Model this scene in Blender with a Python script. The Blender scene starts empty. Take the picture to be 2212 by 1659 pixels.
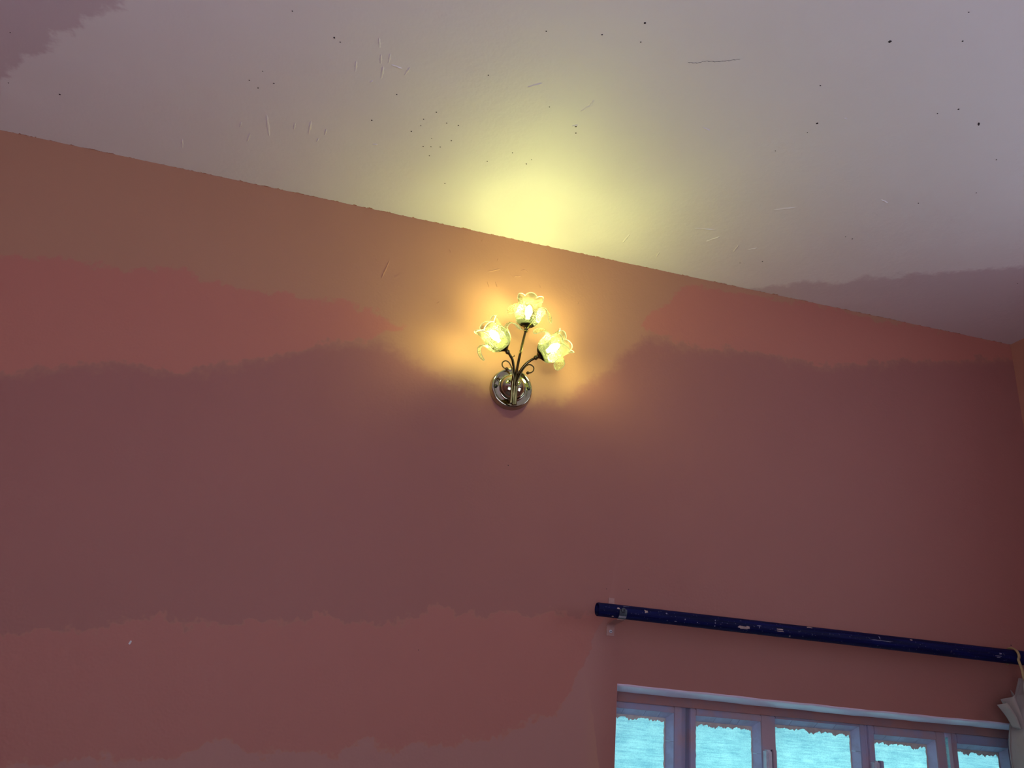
import bpy, bmesh, math, random
from mathutils import Vector, Matrix, Quaternion

S = bpy.context.scene
COL = S.collection
random.seed(7)

# ------------------------------------------------------------------ camera
cam_d = bpy.data.cameras.new('camera')
cam_d.sensor_fit = 'HORIZONTAL'
cam_d.sensor_width = 36.0
cam_d.lens = 28.495
cam_d.clip_start = 0.02
cam = bpy.data.objects.new('camera', cam_d)
COL.objects.link(cam)
RIGHT = Vector((0.96488448, -0.24877550, 0.08431304))
DOWN = Vector((0.16899650, 0.34220083, -0.92430448))
FWD = Vector((0.20109232, 0.90609566, 0.37222645))
rot = Matrix((RIGHT, -DOWN, -FWD)).transposed()
cam.matrix_world = Matrix.Translation((0.0, -2.05, 1.6)) @ rot.to_4x4()
S.camera = cam

# ------------------------------------------------------------------ light
S.view_settings.view_transform = 'Standard'
S.view_settings.look = 'None'
S.view_settings.gamma = 1.0
S.view_settings.use_curve_mapping = False
S.view_settings.exposure = 0.0
S.cycles.use_denoising = True
S.cycles.max_bounces = 5
S.cycles.diffuse_bounces = 3
S.cycles.use_adaptive_sampling = True
S.cycles.adaptive_threshold = 0.07
S.cycles.adaptive_min_samples = 12
S.cycles.transparent_max_bounces = 24
S.cycles.caustics_reflective = False
S.cycles.caustics_refractive = False
S.cycles.sample_clamp_indirect = 4.0

w = bpy.data.worlds.new('daylight_sky')
S.world = w
w.use_nodes = True
bg = w.node_tree.nodes['Background']
bg.inputs[0].default_value = (0.72, 0.93, 1.0, 1)
bg.inputs[1].default_value = 1.8


def area(name, loc, aim, sx, sy, power, col):
    d = bpy.data.lights.new(name, 'AREA')
    d.shape = 'RECTANGLE'
    d.size, d.size_y = sx, sy
    d.energy = power
    d.color = col
    o = bpy.data.objects.new(name, d)
    COL.objects.link(o)
    o.location = loc
    o.rotation_euler = (Vector(aim) - Vector(loc)).to_track_quat('-Z', 'Z').to_euler()
    return o


# added fill lights, unseen behind and beside the camera, aimed up at the ceiling
area('rear_ceiling_fill', (-0.5, -3.06, 1.55), (-0.45, -2.70, 2.9), 1.9, 1.2, 25, (0.86, 0.66, 1.0))
area('side_ceiling_fill', (2.24, -1.5, 2.30), (1.4, -1.3, 2.9), 1.15, 0.75, 3.5, (0.74, 0.66, 1.0))

BULB_STRENGTH = 505.0
BULB_COLOR = (0.93, 1.0, 0.31)

# ------------------------------------------------------------------ helpers
X0, X1, Y0, ZC = -2.4, 2.188, -3.0, 2.905


def link(name, me, mat=None, parent=None, smooth=False):
    if mat is not None and not me.materials:
        me.materials.append(mat)
    if smooth:
        for p in me.polygons:
            p.use_smooth = True
    o = bpy.data.objects.new(name, me)
    COL.objects.link(o)
    if parent is not None:
        o.parent = parent
    return o


def mesh(name, verts, faces):
    me = bpy.data.meshes.new(name)
    me.from_pydata([tuple(v) for v in verts], [], faces)
    me.update()
    return me


def from_bm(name, bm):
    bmesh.ops.recalc_face_normals(bm, faces=bm.faces)
    me = bpy.data.meshes.new(name)
    bm.to_mesh(me)
    bm.free()
    return me


def box_bm(bm, lo, hi):
    vs = [bm.verts.new((x, y, z)) for z in (lo[2], hi[2]) for y in (lo[1], hi[1]) for x in (lo[0], hi[0])]
    for f in ((0, 2, 3, 1), (4, 5, 7, 6), (0, 1, 5, 4), (2, 6, 7, 3), (0, 4, 6, 2), (1, 3, 7, 5)):
        bm.faces.new([vs[i] for i in f])


def boxes(name, lst, mat, parent=None, bevel=0.0):
    bm = bmesh.new()
    for lo, hi in lst:
        box_bm(bm, lo, hi)
    if bevel:
        bmesh.ops.bevel(bm, geom=list(bm.edges), offset=bevel, segments=2, affect='EDGES', profile=0.6)
    return link(name, from_bm(name, bm), mat, parent, smooth=False)


def catmull(pts, n):
    P = [Vector(p) for p in pts]
    P = [P[0] * 2 - P[1]] + P + [P[-1] * 2 - P[-2]]
    out = []
    for i in range(1, len(P) - 2):
        for k in range(n):
            t = k / n
            a, b, c, d = P[i - 1], P[i], P[i + 1], P[i + 2]
            out.append(0.5 * ((2 * b) + (c - a) * t + (2 * a - 5 * b + 4 * c - d) * t * t + (3 * b - a - 3 * c + d) * t ** 3))
    out.append(P[-2].copy())
    return out


def tube_mesh(name, pts, rad, seg=12, n=8, closed=False, cap=True):
    path = catmull(pts, n) if n > 1 else [Vector(p) for p in pts]
    m = len(path)
    rr = rad if callable(rad) else (lambda t: rad)
    verts, faces = [], []
    up = None
    for i, p in enumerate(path):
        if closed:
            t = path[(i + 1) % m] - path[i - 1]
        else:
            t = path[min(i + 1, m - 1)] - path[max(i - 1, 0)]
        t.normalize()
        if up is None:
            up = t.orthogonal().normalized()
        up = (up - t * up.dot(t)).normalized()
        s = t.cross(up)
        r = rr(i / max(1, m - 1))
        for k in range(seg):
            a = 2 * math.pi * k / seg
            verts.append(p + (up * math.cos(a) + s * math.sin(a)) * r)
    for i in range(m if closed else m - 1):
        j = (i + 1) % m
        for k in range(seg):
            l = (k + 1) % seg
            faces.append((i * seg + k, i * seg + l, j * seg + l, j * seg + k))
    if cap and not closed:
        faces.append(tuple(range(seg - 1, -1, -1)))
        faces.append(tuple((m - 1) * seg + k for k in range(seg)))
    return mesh(name, verts, faces)


def lathe_mesh(name, prof, seg=40, M=None):
    """prof: list of (r, h) turned about local +Z, then moved by M."""
    M = M or Matrix.Identity(4)
    verts, faces = [], []
    for r, h in prof:
        for k in range(seg):
            a = 2 * math.pi * k / seg
            verts.append(M @ Vector((max(r, 1e-5) * math.cos(a), max(r, 1e-5) * math.sin(a), h)))
    for i in range(len(prof) - 1):
        for k in range(seg):
            l = (k + 1) % seg
            faces.append((i * seg + k, i * seg + l, (i + 1) * seg + l, (i + 1) * seg + k))
    return mesh(name, verts, faces)


def frame_of(origin, axis, ref=(0, -1, 0)):
    z = Vector(axis).normalized()
    y = Vector(ref) - z * Vector(ref).dot(z)
    y = -y.normalized()          # local -Y looks towards ref
    x = y.cross(z)
    return Matrix.Translation(origin) @ Matrix((x, y, z)).transposed().to_4x4()


def empty(name, loc, label=None, cat=None, group=None, kind=None):
    o = bpy.data.objects.new(name, None)
    o.empty_display_size = 0.05
    COL.objects.link(o)
    o.location = loc
    if label:
        o['label'] = label
    if cat:
        o['category'] = cat
    if group:
        o['group'] = group
    if kind:
        o['kind'] = kind
    return o


def adopt(parent, objs):
    """world-space meshes become children without moving"""
    for o in objs:
        o.parent = parent
        o.matrix_parent_inverse = Matrix.Translation(-Vector(parent.location))


# ------------------------------------------------------------------ materials
class NT:
    def __init__(self, name):
        self.m = bpy.data.materials.new(name)
        self.m.use_nodes = True
        self.t = self.m.node_tree
        self.t.nodes.clear()
        self.out = self.n('ShaderNodeOutputMaterial')

    def n(self, kind, **kw):
        nd = self.t.nodes.new(kind)
        for k, v in kw.items():
            setattr(nd, k, v)
        return nd

    def l(self, a, b):
        self.t.links.new(a, b)

    def put(self, node, key, v):
        if isinstance(v, bpy.types.NodeSocket):
            self.l(v, node.inputs[key])
        else:
            node.inputs[key].default_value = v

    def math(self, op, a, b=0.0, c=0.0, clamp=False):
        nd = self.n('ShaderNodeMath', operation=op)
        nd.use_clamp = clamp
        for i, v in enumerate((a, b, c)):
            self.put(nd, i, v)
        return nd.outputs[0]

    def mix(self, f, a, b, blend='MIX'):
        nd = self.n('ShaderNodeMix', data_type='RGBA', blend_type=blend)
        nd.clamp_factor = True
        self.put(nd, 0, f)
        for k, v in ((6, a), (7, b)):
            if not isinstance(v, bpy.types.NodeSocket):
                v = (*v[:3], 1)
            self.put(nd, k, v)
        return nd.outputs[2]

    def noise(self, scale, detail=3, rough=0.55, vec=None, dist=0.0):
        nd = self.n('ShaderNodeTexNoise')
        nd.inputs['Scale'].default_value = scale
        nd.inputs['Detail'].default_value = detail
        nd.inputs['Roughness'].default_value = rough
        nd.inputs['Distortion'].default_value = dist
        if vec is not None:
            self.l(vec, nd.inputs['Vector'])
        return nd.outputs['Fac']

    def coords(self):
        g = self.n('ShaderNodeNewGeometry')
        return g.outputs['Position']

    def scaled(self, vec, s):
        nd = self.n('ShaderNodeVectorMath', operation='MULTIPLY')
        self.l(vec, nd.inputs[0])
        nd.inputs[1].default_value = s
        return nd.outputs[0]

    def ramp(self, f, a, b):
        nd = self.n('ShaderNodeMapRange', interpolation_type='SMOOTHSTEP')
        self.put(nd, 0, f)
        nd.inputs[1].default_value = a
        nd.inputs[2].default_value = b
        return nd.outputs[0]

    def curve(self, f, pts, lo, hi, zlo, zhi):
        """piecewise function f -> z through pts"""
        u = self.n('ShaderNodeMapRange')
        self.put(u, 0, f)
        u.inputs[1].default_value, u.inputs[2].default_value = lo, hi
        c = self.n('ShaderNodeFloatCurve')
        cv = c.mapping.curves[0]
        P = [((x - lo) / (hi - lo), (z - zlo) / (zhi - zlo)) for x, z in pts]
        P = [(0.0, P[0][1])] + P + [(1.0, P[-1][1])]
        for x, y in P[1:-1]:
            cv.points.new(x, min(1, max(0, y)))
        cv.points[0].location = (0.0, min(1, max(0, P[0][1])))
        cv.points[len(cv.points) - 1].location = (1.0, min(1, max(0, P[-1][1])))
        for p in cv.points:
            p.handle_type = 'VECTOR'
        c.mapping.update()
        self.l(u.outputs[0], c.inputs['Value'])
        return self.math('MULTIPLY_ADD', c.outputs[0], zhi - zlo, zlo)

    def bump(self, h, strength, dist):
        b = self.n('ShaderNodeBump')
        b.inputs['Strength'].default_value = strength
        b.inputs['Distance'].default_value = dist
        self.l(h, b.inputs['Height'])
        return b.outputs[0]

    def pbr(self, col, rough=0.6, metal=0.0, spec=0.3, normal=None, coat=0.0):
        p = self.n('ShaderNodeBsdfPrincipled')
        if not isinstance(col, bpy.types.NodeSocket):
            col = (*col[:3], 1)
        self.put(p, 'Base Color', col)
        self.put(p, 'Roughness', rough)
        self.put(p, 'Metallic', metal)
        p.inputs['Specular IOR Level'].default_value = spec
        p.inputs['Coat Weight'].default_value = coat
        if normal is not None:
            self.l(normal, p.inputs['Normal'])
        self.l(p.outputs[0], self.out.inputs[0])
        return p


def sep(nt, v):
    s = nt.n('ShaderNodeSeparateXYZ')
    nt.l(v, s.inputs[0])
    return s.outputs

# hand-laid lists (metres): marks on the plaster, wall tone bands painted along steps of light level
SPECKS = [(-0.85, -0.3998), (-0.9076, -0.2131), (-0.7919, -0.2128), (-0.2987, -0.4708), (-0.3303, -0.4291), (-0.3111, -0.4096), (-0.2744, -0.4389),
    (-0.2327, -0.6751), (-0.1442, -0.6302), (-0.1309, -0.6218), (0.1963, -0.6346), (0.0066, -0.5016), (0.1052, -0.4733), (-0.0413, -0.389), (0.0797,
    -0.438), (0.1358, -0.4437), (0.0768, -0.412), (0.0574, -0.3822), (0.1643, -0.4452), (0.11, -0.3739), (0.1586, -0.3826), (0.0942, -0.3346),
    (0.1135, -0.3409), (0.1361, -0.3484), (0.1153, -0.3032), (0.262, -0.3346), (0.1743, -0.2005), (0.4647, -0.8834), (0.2823, -0.7977), (0.394,
    -0.8268), (0.4763, -0.8346), (0.9429, -0.9993), (1.0321, -1.108), (1.0731, -1.0462), (1.204, -0.8857), (1.172, -0.8598), (1.2781, -0.8616),
    (0.949, -0.7427), (0.9463, -0.7084), (0.914, -0.6246), (0.3544, -0.5837), (0.4337, -0.5404), (0.4412, -0.5182), (0.3676, -0.3817), (0.3599,
    -0.3606), (0.3148, -0.3913), (1.2883, -0.3664), (1.3113, -0.3641), (1.1492, -0.1637), (1.093, -0.1316), (1.8909, -0.3368), (1.4591, -0.6544),
    (1.3609, -0.5676), (1.4063, -0.7752), (0.8867, -0.8485)]
RIDGES = [(-0.0467, -0.6629, -0.0508, -0.6339), (-0.04, -0.6166, -0.042, -0.5868), (-0.0338, -0.5824, -0.0332, -0.5411), (-0.0232, -0.626, -0.0221,
    -0.5939), (-0.0164, -0.5886, 0.0092, -0.5925), (0.016, -0.6001, 0.0253, -0.5696), (-0.0927, -0.5784, -0.0927, -0.5427), (-0.2892, -0.3202, -0.294,
    -0.2357), (-0.1913, -0.3339, -0.1861, -0.2806), (-0.151, -0.3169, -0.1482, -0.2899), (-0.5169, -0.1402, -0.5128, -0.0999), (-0.3459, -0.2307,
    -0.3361, -0.191), (-0.2276, -0.3114, -0.2252, -0.2848), (-0.1697, -0.2725, -0.1656, -0.2548), (-0.0308, -0.3003, -0.0176, -0.2976), (-0.0574,
    -0.5285, -0.0512, -0.519), (-0.361, -0.2668, -0.3565, -0.2455), (1.0408, -0.4396, 1.0871, -0.4094), (0.4409, -0.6412, 0.4439, -0.6139), (0.4276,
    -0.6283, 0.4464, -0.594), (0.9465, -0.2382, 0.9705, -0.2016), (0.7285, -0.1029, 0.7264, -0.153), (1.0408, -0.1784, 1.0448, -0.2185), (0.8863,
    -0.265, 0.9439, -0.2501), (1.0781, -0.2253, 1.0968, -0.2056), (0.8472, -0.0672, 0.8492, -0.0967), (0.4249, -0.5476, 0.4366, -0.5388), (0.7137,
    -0.637, 0.7356, -0.6407), (0.9944, -0.7785, 1.0009, -0.7776), (0.2891, -0.6527, 0.3178, -0.6283), (1.2665, -0.5416, 1.2903, -0.5465)]
CRACK = [(0.5914, -0.8165), (0.6108, -0.8206), (0.6243, -0.831), (0.6475, -0.8378), (0.6666, -0.8473), (0.6891, -0.8601)]
WRIDGES = [(0.5168, 2.8934, 0.5259, 2.8861), (0.3536, 2.7784, 0.3903, 2.7958), (0.4216, 2.7845, 0.4308, 2.7744), (0.4331, 2.7798, 0.4548, 2.7847),
    (0.4505, 2.8033, 0.4611, 2.8106), (0.461, 2.8118, 0.4729, 2.8022), (0.5089, 2.7704, 0.5153, 2.7596), (0.3781, 2.7506, 0.3851, 2.7341), (0.3541,
    2.7453, 0.3611, 2.7289), (0.2163, 2.6447, 0.2232, 2.6519), (0.0677, 2.7492, 0.0534, 2.6874), (0.635, 2.7399, 0.6299, 2.7297), (0.2319, 2.8266,
    0.2385, 2.8159), (0.324, 2.8824, 0.3233, 2.8729), (0.3788, 2.83, 0.377, 2.8204)]
UA = [(-0.8827, 2.5407), (-0.7599, 2.5636), (-0.6181, 2.5729), (-0.5295, 2.5819), (-0.451, 2.5927), (-0.2589, 2.5819), (-0.0882, 2.5877), (0.1043,
    2.5711), (0.1727, 2.5423), (0.4471, 2.44), (0.757, 2.5997), (0.8559, 2.7422), (0.9308, 2.8138), (1.0083, 2.8878), (1.1036, 2.8839), (1.3322,
    2.895), (2.1846, 2.9124)]
LA = [(-0.7973, 2.2485), (-0.6548, 2.2938), (-0.502, 2.3267), (-0.3918, 2.3285), (-0.2859, 2.364), (-0.1776, 2.4071), (-0.0678, 2.4664), (0.0733,
    2.5195), (0.1691, 2.5701), (0.4176, 2.7725), (0.7499, 2.7828), (0.8573, 2.6864), (0.978, 2.6657), (1.227, 2.699), (1.3224, 2.6859), (1.4862,
    2.6965), (1.658, 2.7388), (2.1753, 2.8583)]
B2 = [(-0.6248, 1.659), (-0.5386, 1.6825), (-0.4447, 1.6874), (-0.3563, 1.7239), (-0.2553, 1.7194), (-0.0946, 1.7395), (0.0504, 1.7656), (0.162,
    1.756), (0.2802, 1.8013), (0.5089, 1.825), (0.6604, 1.8369), (0.876, 1.8839), (1.4299, 1.9076), (1.7324, 1.9335), (2.0672, 1.9228)]
B3 = [(-0.5516, 1.4087), (-0.3779, 1.4294), (-0.1948, 1.4495), (-0.1534, 1.4821), (-0.1263, 1.4935), (-0.0813, 1.4668), (0.0987, 1.4796), (0.2316,
    1.5047), (0.3286, 1.5079), (0.4147, 1.5282), (0.5322, 1.5584), (0.6600, 1.6188), (0.7600, 1.86), (0.79, 2.05), (2.053, 2.05)]
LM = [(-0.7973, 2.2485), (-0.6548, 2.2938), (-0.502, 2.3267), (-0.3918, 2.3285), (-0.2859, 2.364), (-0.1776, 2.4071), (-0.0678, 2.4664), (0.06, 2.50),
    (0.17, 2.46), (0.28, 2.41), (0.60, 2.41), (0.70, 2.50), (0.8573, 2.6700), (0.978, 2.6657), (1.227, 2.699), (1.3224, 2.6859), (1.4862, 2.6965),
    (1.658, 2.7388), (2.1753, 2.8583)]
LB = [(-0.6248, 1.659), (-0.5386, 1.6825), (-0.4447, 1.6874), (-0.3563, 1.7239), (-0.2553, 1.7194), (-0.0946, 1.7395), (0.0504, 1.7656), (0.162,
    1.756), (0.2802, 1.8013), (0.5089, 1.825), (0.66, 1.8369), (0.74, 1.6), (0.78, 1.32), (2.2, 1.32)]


def make_wall_mat(patched):
    nt = NT('salmon_wall_paint' if patched else 'salmon_wall_paint_plain')
    pos = nt.coords()
    x, y, z = sep(nt, pos)
    blot = nt.noise(2.2, 2, 0.6, pos)
    dull = nt.mix(blot, (0.450, 0.225, 0.142), (0.500, 0.250, 0.158))
    if patched:
        jag = nt.math('ADD', nt.math('MULTIPLY_ADD', nt.noise(14, 3, 0.65, pos), 0.11, -0.055),
                      nt.math('MULTIPLY_ADD', nt.noise(70, 1, 0.5, pos), 0.024, -0.012))
        ua = nt.curve(x, UA, -1.1, 2.3, 1.3, 3.0)
        la = nt.curve(x, LA, -1.1, 2.3, 1.3, 3.0)
        b2 = nt.curve(x, B2, -1.1, 2.3, 1.3, 3.0)
        b3 = nt.curve(x, B3, -1.1, 2.3, 1.3, 3.0)

        def below(c, e):
            return nt.ramp(nt.math('ADD', nt.math('SUBTRACT', c, z), jag), -e, e)
        mA = nt.math('MULTIPLY', below(ua, 0.008), nt.math('SUBTRACT', 1.0, below(la, 0.008)))
        mB = nt.math('MULTIPLY', below(b2, 0.006), nt.math('SUBTRACT', 1.0, below(b3, 0.006)))
        # shade painted across mid-wall, from the lamp's falloff down to the salmon band
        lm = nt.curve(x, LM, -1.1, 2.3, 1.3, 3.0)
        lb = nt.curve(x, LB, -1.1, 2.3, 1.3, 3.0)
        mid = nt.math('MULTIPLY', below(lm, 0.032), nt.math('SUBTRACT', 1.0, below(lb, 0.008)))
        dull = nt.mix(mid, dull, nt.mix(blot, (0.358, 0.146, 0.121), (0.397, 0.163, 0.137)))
        low = nt.math('MULTIPLY', below(b3, 0.006), nt.math('SUBTRACT', 1.0, nt.ramp(x, 0.70, 0.80)))
        dull = nt.mix(low, dull, (0.435, 0.205, 0.178))
        col = nt.mix(mA, dull, (0.510, 0.192, 0.142))
        col = nt.mix(mB, col, (0.445, 0.168, 0.136))
    else:
        col = dull
    fine = nt.noise(420, 0, 0.5, pos)
    col = nt.mix(nt.math('MULTIPLY', fine, 0.10), col, (0.30, 0.12, 0.20))
    h = nt.math('ADD', nt.math('MULTIPLY', nt.noise(9, 4, 0.6, pos), 1.0), nt.math('MULTIPLY', nt.noise(160, 0, 0.5, pos), 0.12))
    nt.pbr(col, 0.55, spec=0.28, normal=nt.bump(h, 0.35, 0.006))
    return nt.m


def make_ceiling_mat():
    nt = NT('cream_ceiling_paint')
    pos = nt.coords()
    x, y, z = sep(nt, pos)
    blot = nt.noise(3.0, 3, 0.62, pos)
    col = nt.mix(blot, (0.83, 0.80, 0.80), (0.90, 0.87, 0.87))
    jag = nt.math('MULTIPLY_ADD', nt.noise(10, 4, 0.7, pos), 0.16, -0.08)
    # dimmer light in two ceiling corners, painted into the colour as a pinker tone
    lft = nt.math('ADD', nt.math('MULTIPLY_ADD', x, -0.725, nt.math('MULTIPLY', y, -0.69)), jag)
    mL = nt.ramp(lft, 0.815, 0.845)
    rgt = nt.math('ADD', nt.math('MULTIPLY_ADD', x, 0.545, nt.math('MULTIPLY', y, 0.84)), jag)
    mR = nt.ramp(rgt, 0.625, 0.665)
    col = nt.mix(nt.math('MAXIMUM', mL, mR), col, (0.70, 0.60, 0.63))
    # wall colour brushed over the edge of the ceiling in a ragged line
    edge = nt.math('ADD', y, nt.math('MULTIPLY_ADD', nt.noise(45, 4, 0.7, pos), 0.030, -0.020))
    col = nt.mix(nt.ramp(edge, -0.0060, -0.0045), col, (0.45, 0.20, 0.13))
    h = nt.math('ADD', nt.noise(7, 5, 0.6, pos), nt.math('MULTIPLY', nt.noise(90, 1, 0.6, pos), 0.12))
    nt.pbr(col, 0.5, spec=0.3, normal=nt.bump(h, 0.4, 0.008))
    return nt.m


def simple(name, col, rough=0.6, metal=0.0, spec=0.3, var=None, vscale=30.0, bump=0.0, bscale=80.0):
    nt = NT(name)
    pos = nt.coords()
    c = col
    if var is not None:
        c = nt.mix(nt.ramp(nt.noise(vscale, 4, 0.6, pos), 0.38, 0.62), col, var)
    nrm = nt.bump(nt.noise(bscale, 3, 0.6, pos), bump, 0.002) if bump else None
    nt.pbr(c, rough, metal, spec, nrm)
    return nt.m


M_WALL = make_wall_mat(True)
M_WALLP = simple('salmon_wall_paint_plain', (0.44, 0.195, 0.152), 0.55, var=(0.48, 0.212, 0.168), vscale=2)
M_CEIL = make_ceiling_mat()
M_FLOOR = simple('brown_floor', (0.40, 0.34, 0.33), 0.6, var=(0.34, 0.28, 0.27), vscale=4)
M_BRASS = simple('polished_dark_brass', (0.20, 0.175, 0.075), 0.18, 1.0, var=(0.15, 0.13, 0.055), vscale=40)
M_PLATE = simple('mirror_brass', (0.50, 0.49, 0.38), 0.07, 1.0, var=(0.46, 0.45, 0.33), vscale=12)
M_BLACK = simple('black_screw', (0.012, 0.012, 0.012), 0.4, spec=0.3, var=(0.02, 0.02, 0.02))
M_SPECK = simple('dark_speck', (0.03, 0.025, 0.03), 0.8, var=(0.05, 0.04, 0.04))
M_CHALK = simple('white_plaster', (0.75, 0.73, 0.75), 0.8, var=(0.65, 0.62, 0.66))
M_FRAME = simple('lilac_pink_frame_paint', (0.38, 0.36, 0.54), 0.5, var=(0.48, 0.33, 0.38), vscale=9, bump=0.3, bscale=60)
M_HEAD = simple('pink_frame_paint', (0.43, 0.20, 0.19), 0.5, var=(0.37, 0.21, 0.23), vscale=14, bump=0.3, bscale=60)
M_PUTTY = simple('grey_lilac_putty', (0.50, 0.52, 0.74), 0.55, var=(0.44, 0.44, 0.62), vscale=24, bump=0.5, bscale=120)
M_SCRAP = simple('paint_on_glass', (0.66, 0.60, 0.58), 0.6, var=(0.58, 0.50, 0.48), vscale=60)
M_REVEAL = simple('lit_reveal_tint', (0.93, 0.72, 0.92), 0.35, spec=0.5, var=(0.90, 0.66, 0.84), vscale=18, bump=0.3, bscale=60)  # wall paint made paler: light on the window head put into the colour
M_HINGE = simple('white_painted_hinge', (0.66, 0.63, 0.72), 0.45, var=(0.55, 0.52, 0.62), vscale=60, bump=0.4, bscale=200)
M_HDARK = simple('dark_hinge_gap', (0.035, 0.03, 0.06), 0.5, var=(0.05, 0.045, 0.08))
M_BRACKET = simple('pink_painted_bracket', (0.46, 0.255, 0.235), 0.5, var=(0.42, 0.235, 0.22), vscale=60, bump=0.3)
M_TEAL = simple('bare_strap_metal', (0.10, 0.125, 0.14), 0.45, 0.3, var=(0.06, 0.07, 0.10), vscale=80)
M_CHIP = simple('bare_chipped_spot', (0.46, 0.33, 0.31), 0.7, var=(0.38, 0.27, 0.26), vscale=80)
M_SCR = simple('pale_scratch', (0.22, 0.21, 0.30), 0.6, var=(0.16, 0.15, 0.24), vscale=80)
M_LOOP = simple('tan_tape', (0.40, 0.29, 0.15), 0.8, var=(0.33, 0.23, 0.12), vscale=120, bump=0.4, bscale=400)


def make_rod_mat():
    nt = NT('navy_pole_paint')
    pos = nt.coords()
    st = nt.noise(30, 4, 0.6, nt.scaled(pos, (0.25, 6, 6)))
    col = nt.mix(nt.ramp(st, 0.35, 0.75), (0.002, 0.003, 0.032), (0.006, 0.008, 0.085))
    dots = nt.ramp(nt.noise(210, 1, 0.4, pos), 0.70, 0.74)
    col = nt.mix(nt.math('MULTIPLY', dots, 0.5), col, (0.13, 0.13, 0.20))
    nt.pbr(col, 0.55, spec=0.12, normal=nt.bump(st, 0.2, 0.002))
    return nt.m


def make_cloth_mat():
    nt = NT('beige_curtain_cloth')
    pos = nt.coords()
    col = nt.mix(nt.noise(22, 4, 0.6, pos), (0.44, 0.385, 0.365), (0.56, 0.50, 0.49))
    wv = nt.noise(700, 1, 0.5, pos)
    p = nt.pbr(col, 0.9, spec=0.1, normal=nt.bump(wv, 0.25, 0.001))
    tr = nt.n('ShaderNodeBsdfTranslucent')
    nt.l(col, tr.inputs[0])
    mx = nt.n('ShaderNodeMixShader')
    mx.inputs[0].default_value = 0.3
    nt.l(p.outputs[0], mx.inputs[1])
    nt.l(tr.outputs[0], mx.inputs[2])
    nt.l(mx.outputs[0], nt.out.inputs[0])
    return nt.m


def make_pane_mat():
    """glass under a woven, streaked film: daylight is scattered through it"""
    nt = NT('frosted_film_pane')
    pos = nt.coords()
    streak = nt.noise(60, 4, 0.7, nt.scaled(pos, (0.35, 1, 5)))
    weave = nt.noise(330, 2, 0.6, nt.scaled(pos, (1, 1, 1.4)))
    mott = nt.noise(26, 4, 0.6, pos)
    v = nt.math('ADD', nt.math('MULTIPLY', streak, 0.55), nt.math('ADD', nt.math('MULTIPLY', weave, 0.35), nt.math('MULTIPLY', mott, 0.2)))
    col = nt.mix(nt.ramp(v, 0.36, 0.72), (0.34, 0.60, 0.66), (0.66, 0.94, 0.91))
    tl = nt.n('ShaderNodeBsdfTranslucent')
    nt.l(col, tl.inputs[0])
    gl = nt.n('ShaderNodeBsdfGlossy')
    gl.inputs['Roughness'].default_value = 0.25
    mx = nt.n('ShaderNodeMixShader')
    mx.inputs[0].default_value = 0.05
    nt.l(tl.outputs[0], mx.inputs[1])
    nt.l(gl.outputs[0], mx.inputs[2])
    nt.l(mx.outputs[0], nt.out.inputs[0])
    return nt.m


def make_glass_mat(name, lo, hi, trans, tint, sc, grad=False):
    """pressed glass: clear between the grains of the pattern, milky on them"""
    nt = NT(name)
    tc = nt.n('ShaderNodeTexCoord').outputs['Object']
    vo = nt.n('ShaderNodeTexVoronoi', feature='F1')
    vo.inputs['Scale'].default_value = sc
    nt.l(tc, vo.inputs['Vector'])
    grain = nt.ramp(vo.outputs['Distance'], 0.62, 0.30)
    big = nt.ramp(nt.noise(60, 1, 0.5, tc), 0.35, 0.65)
    f = nt.math('MULTIPLY', grain, nt.math('MULTIPLY_ADD', big, 0.6, 0.4))
    zz = sep(nt, tc)[2]
    up = nt.ramp(zz, 0.030, 0.080) if grad else 0.0
    fac = nt.math('MULTIPLY_ADD', f, hi - lo, lo)
    if grad:      # the moulded base is thick and dense, the flared lip thin and bright
        fac = nt.math('MULTIPLY', fac, nt.math('MULTIPLY_ADD', up, 1.0, 1.0))
    tl = nt.n('ShaderNodeBsdfTranslucent')
    tl.inputs[0].default_value = (*tint, 1)
    tp = nt.n('ShaderNodeBsdfTransparent')
    tp.inputs[0].default_value = (*trans, 1)
    if grad:
        flute = nt.ramp(nt.noise(34, 0, 0.5, tc), 0.36, 0.64)      # uneven wall thickness throws streaks
        dens = nt.math('MULTIPLY', nt.math('MULTIPLY_ADD', up, 0.76, 0.24), nt.math('MULTIPLY_ADD', flute, 0.75, 0.45))
        nt.l(nt.mix(dens, (0, 0, 0), trans), tp.inputs[0])
    m1 = nt.n('ShaderNodeMixShader')
    nt.l(fac, m1.inputs[0])
    nt.l(tp.outputs[0], m1.inputs[1])
    nt.l(tl.outputs[0], m1.inputs[2])
    gl = nt.n('ShaderNodeBsdfGlossy')
    gl.inputs['Roughness'].default_value = 0.12
    nt.l(nt.bump(vo.outputs['Distance'], 0.8, 0.002), gl.inputs['Normal'])
    m2 = nt.n('ShaderNodeMixShader')
    m2.inputs[0].default_value = 0.03
    nt.l(m1.outputs[0], m2.inputs[1])
    nt.l(gl.outputs[0], m2.inputs[2])
    nt.l(m2.outputs[0], nt.out.inputs[0])
    return nt.m


def make_bulb_mat():
    nt = NT('lit_bulb')
    e = nt.n('ShaderNodeEmission')
    e.inputs[0].default_value = (*BULB_COLOR, 1)
    e.inputs[1].default_value = BULB_STRENGTH
    nt.l(e.outputs[0], nt.out.inputs[0])
    return nt.m


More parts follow.
